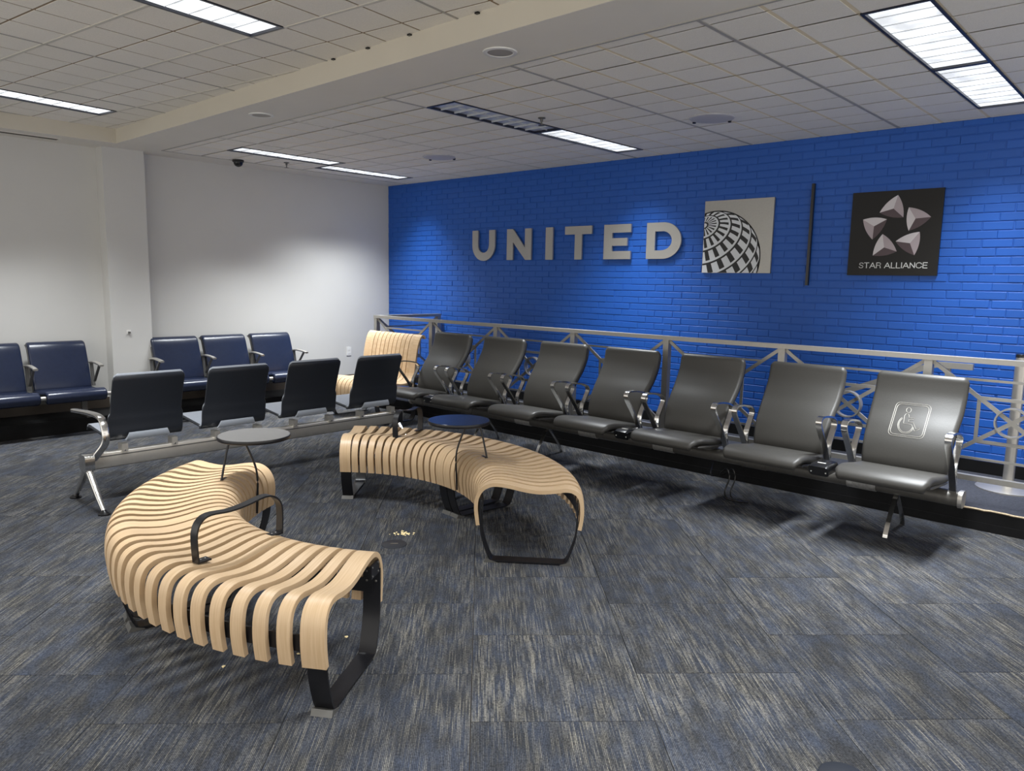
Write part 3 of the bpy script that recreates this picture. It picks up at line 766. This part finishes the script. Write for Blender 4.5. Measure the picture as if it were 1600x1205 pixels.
MB().box(xend,.02,.0275,.0295,.325,.333).build('beam_groove', 'foot', t)
def nleg(x, far=False):
    m = 'chrome'
    for s_, name in ((1,'leg'),(-1,'leg')):
        pth = smooth_path([(x,0,.27),(x,.05*s_,.22),(x,.16*s_,.11),(x,.262*s_,.022)], 4)
        rings = []
        mb = MB(); n_ = len(pth)
        mb2 = []
        for i_, p in enumerate(pth):
            q = 1-.4*i_/(n_-1); tg = (pth[min(i_+1,n_-1)]-pth[max(i_-1,0)]).normalized(); sd = Vector((1,0,0)); nn = sd.cross(tg)
            mb2.append([p+sd*a*q+nn*b*q for a, b in rsq(.05,.05,.016,3)])
        lg = mb.loops(mb2).build(name, m, t, 45)
        MB().lathe([(.038,0),(.038,.008),(.020,.020),(.012,.028)], c=(x,.27*s_,0), n=20).build('foot_pad', 'black_plastic', lg, 40)
    MB().sweep([(x-.03,0,.30),(x+.03,0,.30)], rsq(.12,.11,.02,3)).build('leg_hub', 'black_metal' if far else 'chrome', t, 40)
nleg(.06); nleg(xend+.06, True)
ap = smooth_path([(.05,-.02,.26),(.01,.045,.35),(-.03,.085,.43),(-.035,.085,.51),(-.035,.05,.572),(-.035,-.03,.598),(-.03,-.22,.598),(-.015,-.44,.588)], 5)
MB().sweep(ap, rsq(.05,.026,.010,3) if False else [(a,b) for b, a in rsq(.05,.024,.010,3)], up=(1,0,0)).build('armrest', 'chrome', t, 45)

# ================================================================== NAVY SEAT ROWS AT THE WHITE WALL
bprof = [(.02,.40),(.03,.47),(.06,.58),(.10,.70),(.135,.80),(.165,.845),(.20,.85),(.215,.83)]
sprof = [(.05,.405),(-.10,.40),(-.26,.415),(-.335,.428),(-.375,.415),(-.385,.385),(-.365,.355),(-.33,.355)]
bb_me = pad(bprof, lambda s: .515, .05, .022, 5).mesh('backrest', 'blue_vinyl', 60)
bs_me = pad(sprof, lambda s: .525, .045, .020, 5).mesh('seat', 'blue_vinyl', 60)
bk_me = pad([(y+.034,z-.005) for y, z in bprof[:-1]], lambda s: .52, .014, .006, 5).mesh('back_shell', 'foot', 60)
def navy_row(label, ys, x=-8.225, arms=()):
    n = len(ys); mid = sum(ys)/n
    t = thing('navy_beam_seating', label, 'seating', (x,mid,0), PI/2, 'navy seat rows at the white wall')
    for y in ys:
        lx = y-mid
        b = obj('backrest', bb_me, t, (lx,0,0)); obj('back_shell', bk_me, b); obj('seat', bs_me, t, (lx,0,0))
    xs = [y-mid for y in ys]; P = xs[1]-xs[0] if n > 1 else .575
    ed = [xs[0]-P/2]+[(a+b)/2 for a, b in zip(xs[:-1], xs[1:])]+[xs[-1]+P/2]
    for i, e in enumerate(ed):
        a = MB().sweep(smooth_path([(e,.10,.655),(e,.0,.665),(e,-.14,.655),(e,-.20,.645)],4), [(q,p) for p, q in rsq(.034,.022,.008,3)] if False else rsq(.042,.02,.008,3)).build('armrest', 'alu', t, 45)
        MB().bar([(e,.09,.65),(e,.05,.42)], .014, .03, up=(1,0,0)).build('arm_post', 'foot', a)
        MB().bar([(e,-.14,.65),(e,.02,.47)], .014, .022, up=(1,0,0)).build('arm_strut', 'foot', a)
        MB().lathe([(.02,-.02),(.02,.02)], n=14).xf(Matrix.Translation((e,-.36,.39)) @ Matrix.Rotation(PI/2,4,'Y')).build('end_cap', 'alu', t, 45)
    MB().box(ed[0],ed[-1],-.05,.03,.29,.35).build('beam', 'gray_metal', t)
    for e in (ed[0]+.12, ed[-1]-.12):
        for q in ((-.05,.34),(-.30,.33)):
            pass
        MB().bar([(e,-.01,.30),(e,-.01,PZ)], .05, .04, up=(0,1,0)).build('leg', 'gray_metal', t)
        MB().box(e-.03,e+.03,-.18,.10,PZ,PZ+.02).build('leg_foot', 'gray_metal', t)
        MB().bar([(e,-.01,.34),(e,-.30,.372)], .04, .02).build('seat_bracket', 'black_metal', t)
navy_row('row of navy vinyl seats left of the pillar, cut by the photo edge', [.685,1.26,1.835,2.41])
navy_row('row of three navy vinyl seats right of the pillar', [3.575,4.145,4.735])

# ================================================================== CURVED SLATTED BENCHES
WB = .605
SP = [(.012,.208),(.003,.27),(.0,.32),(.008,.372),(.034,.418),(.075,.446),(.125,.455),(.20,.447),(.28,.431),(.36,.423),(.44,.430),(.50,.440),(.545,.435),(.580,.412),(.600,.370),(.606,.31),(.602,.255),(.594,.208)]
SPp = smooth_path(SP, 3)
def slat_mesh(Ri, ang, taper=True, prof=SPp, th=.021, name='slat'):
    """slat in the local frame: radial = +x ; ang = angular half width at the two ends (inner, outer) in metres"""
    rings = []; n = len(prof)
    for i, p in enumerate(prof):
        tg = (prof[min(i+1,n-1)]-prof[max(i-1,0)]).normalized(); nn = Vector((tg.y,-tg.x))   # inward/below
        k = max(0, min(1, p.x/WB)); hw = ang[0]+(ang[1]-ang[0])*k
        o_ = (Ri+p.x, p.y); q = (Ri+p.x+nn.x*th, p.y+nn.y*th)
        rings.append([(o_[0],-hw,o_[1]),(o_[0],hw,o_[1]),(q[0],hw,q[1]),(q[0],-hw,q[1])])
    return MB().loops(rings).mesh(name, 'wood', 50)
def strip_arc(Ri, path, a0, a1, w_):
    pass
def bench(label, c, Ri, am, ha, arm_ang, arm_r, table_ang, table_mat, tside, plates):
    am = math.radians(am); ha = math.radians(ha)
    bx, by = c[0]+(Ri+WB/2)*math.cos(am), c[1]+(Ri+WB/2)*math.sin(am)
    t = thing('slatted_bench', label, 'bench', (bx,by,0), 0, 'curved slatted benches')
    o0 = (c[0]-bx, c[1]-by, 0)
    Ro = Ri+WB
    # two modules, each: wide end slat, twelve narrow slats, wide end slat
    wa = .080                                      # width of wide slat at inner radius
    span = ha; wide = .082/ (Ri+.05)
    nn = 12; pitch = (span-2*wide)/nn
    nar = slat_mesh(Ri, (min(.0215, pitch*Ri/2-.0022), .0255)); wd = slat_mesh(Ri, (wide*Ri/2-.002, wide*Ri/2+.006))
    for base in (am-ha, am):
        for a, me in [(base+wide/2, wd)]+[(base+wide+pitch*(k+.5), nar) for k in range(nn)]+[(base+span-wide/2, wd)]:
            obj('slat', me, t, o0, (0,0,a))
    # curved support rails
    for r_, z_ in ((Ri+.036,.285),(Ro-.034,.285)):
        n_ = 36; rg = []
        for k in range(n_+1):
            a = am-ha+.03+(2*ha-.06)*k/n_; d = Vector((math.cos(a), math.sin(a), 0))
            rg.append([d*(r_-.004)+Vector((0,0,z_-.03)), d*(r_+.004)+Vector((0,0,z_-.03)), d*(r_+.004)+Vector((0,0,z_+.03)), d*(r_-.004)+Vector((0,0,z_+.03))])
        o = MB().loops(rg).build('support_rail', 'black_metal', t); o.location = o0
    # leg hoops of flat black steel
    hoop = smooth_path([(.030,.36),(.031,.24),(.040,.15),(.066,.065),(.088,.018),(.105,.006),(.13,.005)], 4)
    hp = [(p.x,p.y) for p in hoop]; hp = hp+[(WB-x,z) for x, z in reversed(hp)]
    hw = .037
    rg = []
    for i, (x, z) in enumerate(hp):
        a_, b_ = Vector(hp[max(i-1,0)]), Vector(hp[min(i+1,len(hp)-1)]); tg = (b_-a_).normalized(); n2 = Vector((-tg.y,tg.x))*.008
        rg.append([(Ri+x,-hw,z),(Ri+x,hw,z),(Ri+x+n2.x,hw,z+n2.y),(Ri+x+n2.x,-hw,z+n2.y)])
    hoop_me = MB().loops(rg).mesh('leg_hoop', 'black_metal', 40)
    pl_me = [MB().box(q,q+.090,-.004,.004,.345,.402).mesh('joint_plate', 'black_metal') for q in (Ri+.036,)]
    def wedge(x0, sg):
        return MB().loops([[(x0-.012*sg,-hw-.004,.0),(x0+.055*sg,-hw-.004,.0),(x0+.055*sg,-hw-.004,.004),(x0+.0*sg,-hw-.004,.022)],
                           [(x0-.012*sg,hw+.004,.0),(x0+.055*sg,hw+.004,.0),(x0+.055*sg,hw+.004,.004),(x0+.0*sg,hw+.004,.022)]])
    ft1 = wedge(Ri+.070, 1).mesh('foot', 'foot'); ft2 = wedge(Ro-.070, -1).mesh('foot', 'foot')
    rv_me = MB().lathe([(.005,0),(.005,.002),(.002,.0035)], n=8).mesh('rivet', 'foot', 40)
    hang = wide/2
    for a, e in ((am-ha+hang,-1),(am-hang*1.02,0),(am+hang*1.02,0),(am+ha-hang,1)):
        h_ = obj('leg_hoop', hoop_me, t, o0, (0,0,a)); obj('foot', ft1, h_); obj('foot', ft2, h_)
        if e == plates: obj('joint_plate', pl_me[0], h_, (0,e*.030,0))
        if e:
            for zz in (.345,.305):
                for yy in (-.02,.02):
                    for xx, ry in ((Ri+.0385,PI/2),(Ro-.0385,-PI/2)): obj('rivet', rv_me, h_, (xx,yy,zz), (0,ry,0))
            for zz in ((.355,.392) if e == plates else ()):
                for xx in (Ri+.05,Ri+.115): obj('rivet', rv_me, h_, (xx,e*.034,zz), (-e*PI/2,0,0))
    # flat black arm hoop across the seat
    a = math.radians(arm_ang); r0, r1 = arm_r
    zs = lambda r: max(min(q.y for q in SPp if abs(q.x-(r-Ri)) < .03), .41) if True else .44
    z0_, z1_ = .449, .436
    P = smooth_path([(r0,z0_+.004),(r0-.004,.53),(r0+.002,.585),(r0+.035,.622),(r0+.085,.632),(r0+.17,.618),(r0+.25,.612),(r1-.06,.618),(r1-.018,.600),(r1+.002,.56),(r1+.004,.50),(r1,z1_+.004)], 4)
    mb = MB().sweep([(p.x,0,p.y) for p in P], [(-.0035,-.02),(.0035,-.02),(.0035,.02),(-.0035,.02)], up=(0,1,0))
    arm = mb.build('armrest', 'black_metal', t, 45); arm.location = o0; arm.rotation_euler = (0,0,a)
    for r_, z_, s_ in ((r0,z0_,1),(r1,z1_,-1)):
        f = MB().box(r_-.004 if s_ > 0 else r_-.055, r_+.055 if s_ > 0 else r_+.004, -.02,.02,z_,z_+.007).build('arm_foot', 'black_metal', arm)
        for q in (.02,.04): obj('screw', rv_me, f, (r_+q*s_,0,z_+.007))
    # round table on two bent rods
    a = math.radians(table_ang)
    tt = MB().lathe([(.004,.672),(.188,.672),(.191,.676),(.191,.690),(.188,.694),(.004,.694)], c=(Ri-.02,0,0), n=48).build('table_top', table_mat, t, 30)
    tt.location = o0; tt.rotation_euler = (0,0,a)
    ed = MB().lathe([(.1915,.674),(.1925,.676),(.1925,.691),(.1915,.693)], c=(Ri-.02,0,0), n=48).build('table_edge', 'black_metal', tt, 30)
    y_ = tside
    rod = smooth_path([(Ri+.10,y_*.035,.672),(Ri+.115,y_*.055,.60),(Ri+.135,y_*.085,.455)], 4)
    lg = MB().tube(rod, .006, 8).build('table_leg', 'black_metal', tt, 50)
    f = MB().box(Ri+.128,Ri+.142,min(y_*.085,y_*.02),max(y_*.085,y_*.02),.450,.457).build('leg_foot', 'black_metal', lg)
    rod = smooth_path([(Ri+.06,-y_*.03,.672),(Ri+.03,-y_*.045,.60),(Ri-.004,-y_*.055,.50),(Ri-.014,-y_*.055,.42),(Ri-.010,-y_*.055,.33),(Ri-.006,-y_*.055,.23)], 5)
    MB().tube(rod, .006, 8).build('table_leg', 'black_metal', tt, 50)
    return t
bench('curved maple slat bench in the foreground with grey topped table', (-3.027,2.728), 1.046, 256.05, 48.7, 278.5, (1.10,1.50), 223.6, 'gray_top', 1, 1)
bench('curved maple slat bench behind, with the navy topped table', (-3.656,2.26), .972, 84.85, 49.6, 113.5, (1.08,1.47), 71.0, 'navy_top', -1, 9)
# bench with a back, by the room corner
t = thing('slatted_bench_with_back', 'maple slat bench with high curved back in the far corner', 'bench', (-6.83,5.15,0))
bp2 = smooth_path([(-.335,.21),(-.345,.30),(-.338,.37),(-.305,.425),(-.25,.45),(-.12,.44),(.0,.425),(.10,.44),(.155,.49),(.175,.58),(.195,.72),(.225,.85),(.255,.915),(.28,.940),(.305,.945),(.325,.93),(.335,.90)], 4)
rg = lambda hw: [[(-hw,p.x,p.y),(hw,p.x,p.y)]+[(hw,p.x+q.x*.02,p.y+q.y*.02),(-hw,p.x+q.x*.02,p.y+q.y*.02)] for p, q in
    [(p, Vector((1,0)) if i in (0,len(bp2)-1) else Vector(((bp2[i+1]-bp2[i-1]).y, -(bp2[i+1]-bp2[i-1]).x)).normalized()) for i, p in enumerate(bp2)]]
bn = MB().loops(rg(.031)).mesh('slat', 'wood', 50); bwd = MB().loops(rg(.045)).mesh('slat', 'wood', 50)
for k in range(13):
    x = -.43+.86*k/12
    obj('slat', bwd if k in (0,12) else bn, t, (x,0,0))
for x in (-.43,.43):
    P = smooth_path([(-.315,.36),(-.31,.2),(-.27,.06),(-.24,.01),(-.20,.005),(.10,.005),(.15,.01),(.19,.06),(.21,.2),(.21,.40)], 4)
    MB().sweep([(x,p.x,p.y) for p in P], [(-.004,-.035),(.004,-.035),(.004,.035),(-.004,.035)], up=(1,0,0)).build('leg_hoop', 'black_metal', t, 40)
for y, z in ((-.30,.30),(.215,.42)): MB().box(-.43,.43,y-.004,y+.004,z-.03,z+.03).build('support_rail', 'black_metal', t)

# ================================================================== SMALL THINGS
t = thing('wall_outlet', 'white power outlet on the white wall near the blue corner', 'outlet', (XW,6.0,.57))
MB().box(0,.007,-.036,.036,-.058,.058).build('cover_plate', 'plastic', t)
for z in (-.022,.022): MB().box(.007,.009,-.016,.016,z-.014,z+.014).build('socket', 'plastic', t)
t = thing('wall_hook', 'tiny metal hook fixture on the white pillar', 'hook', (XW+.17,3.10,.945))
MB().box(0,.006,-.022,.022,-.022,.022).build('back_plate', 'plastic', t)
MB().box(.006,.024,-.010,.012,-.014,.006).build('knob', 'foot', t)
def floor_box(x, y, lb):
    t = thing('floor_outlet', lb, 'floor outlet', (x,y,0), PI/4, 'round floor outlet covers')
    MB().lathe([(.075,0),(.074,.003),(.068,.005),(.002,.005)], n=32).build('cover', 'shell_dark', t, 40)
    MB().box(-.022,.022,-.007,.007,.005,.0062).build('slot', 'plenum', t)
floor_box(-3.385, 2.68, 'dark round floor outlet cover beside the foreground bench end')
floor_box(-.70, 2.36, 'dark round floor outlet cover at the bottom edge of the photo')
def crumb_mesh(s, seed):
    rnd = random.Random(seed); bm = bmesh.new(); bmesh.ops.create_icosphere(bm, subdivisions=1, radius=s)
    for v in bm.verts: v.co *= rnd.uniform(.55,1.3); v.co.z = abs(v.co.z)*.8 if v.co.z > -s*.5 else 0
    me = bpy.data.meshes.new('popcorn'); bm.to_mesh(me); bm.free(); me.materials.append(MT['popcorn']); return me
cm = [crumb_mesh(.009, k) for k in range(5)]
mb = MB(); rnd = random.Random(3)
for k in range(46):
    a = rnd.uniform(0,2*PI); r = abs(rnd.gauss(0,.5))
    dx, dy = r*math.cos(a)*.075, r*math.sin(a)*.05; ca = math.cos(PI/4)
    me = cm[k % 5]; i0 = len(mb.v); s = rnd.uniform(.5,1.0)
    mb.v += [(v.co.x*s+dx*ca-dy*ca, v.co.y*s+dx*ca+dy*ca, v.co.z*s) for v in me.vertices]
    mb.f += [tuple(i0+q for q in p.vertices) for p in me.polygons]
tag(mb.build('popcorn_spill', 'popcorn', None, False, True, (-3.49,2.85,0)), 'small spill of pale popcorn crumbs on the carpet between the benches', 'crumbs', None, 'stuff')

for (x, y), lb in (((-2.747,1.311),'single popcorn crumb on the carpet under the front slats of the foreground bench'),((-2.611,1.805),'single popcorn crumb on the carpet inside the near leg hoop'),((-2.624,1.576),'single popcorn crumb on the carpet behind the end slat of the foreground bench')):
    tag(obj('popcorn_crumb', cm[int(abs(x*1000)) % 5], None, (x,y,0)), lb, 'crumb', 'single popcorn crumbs')
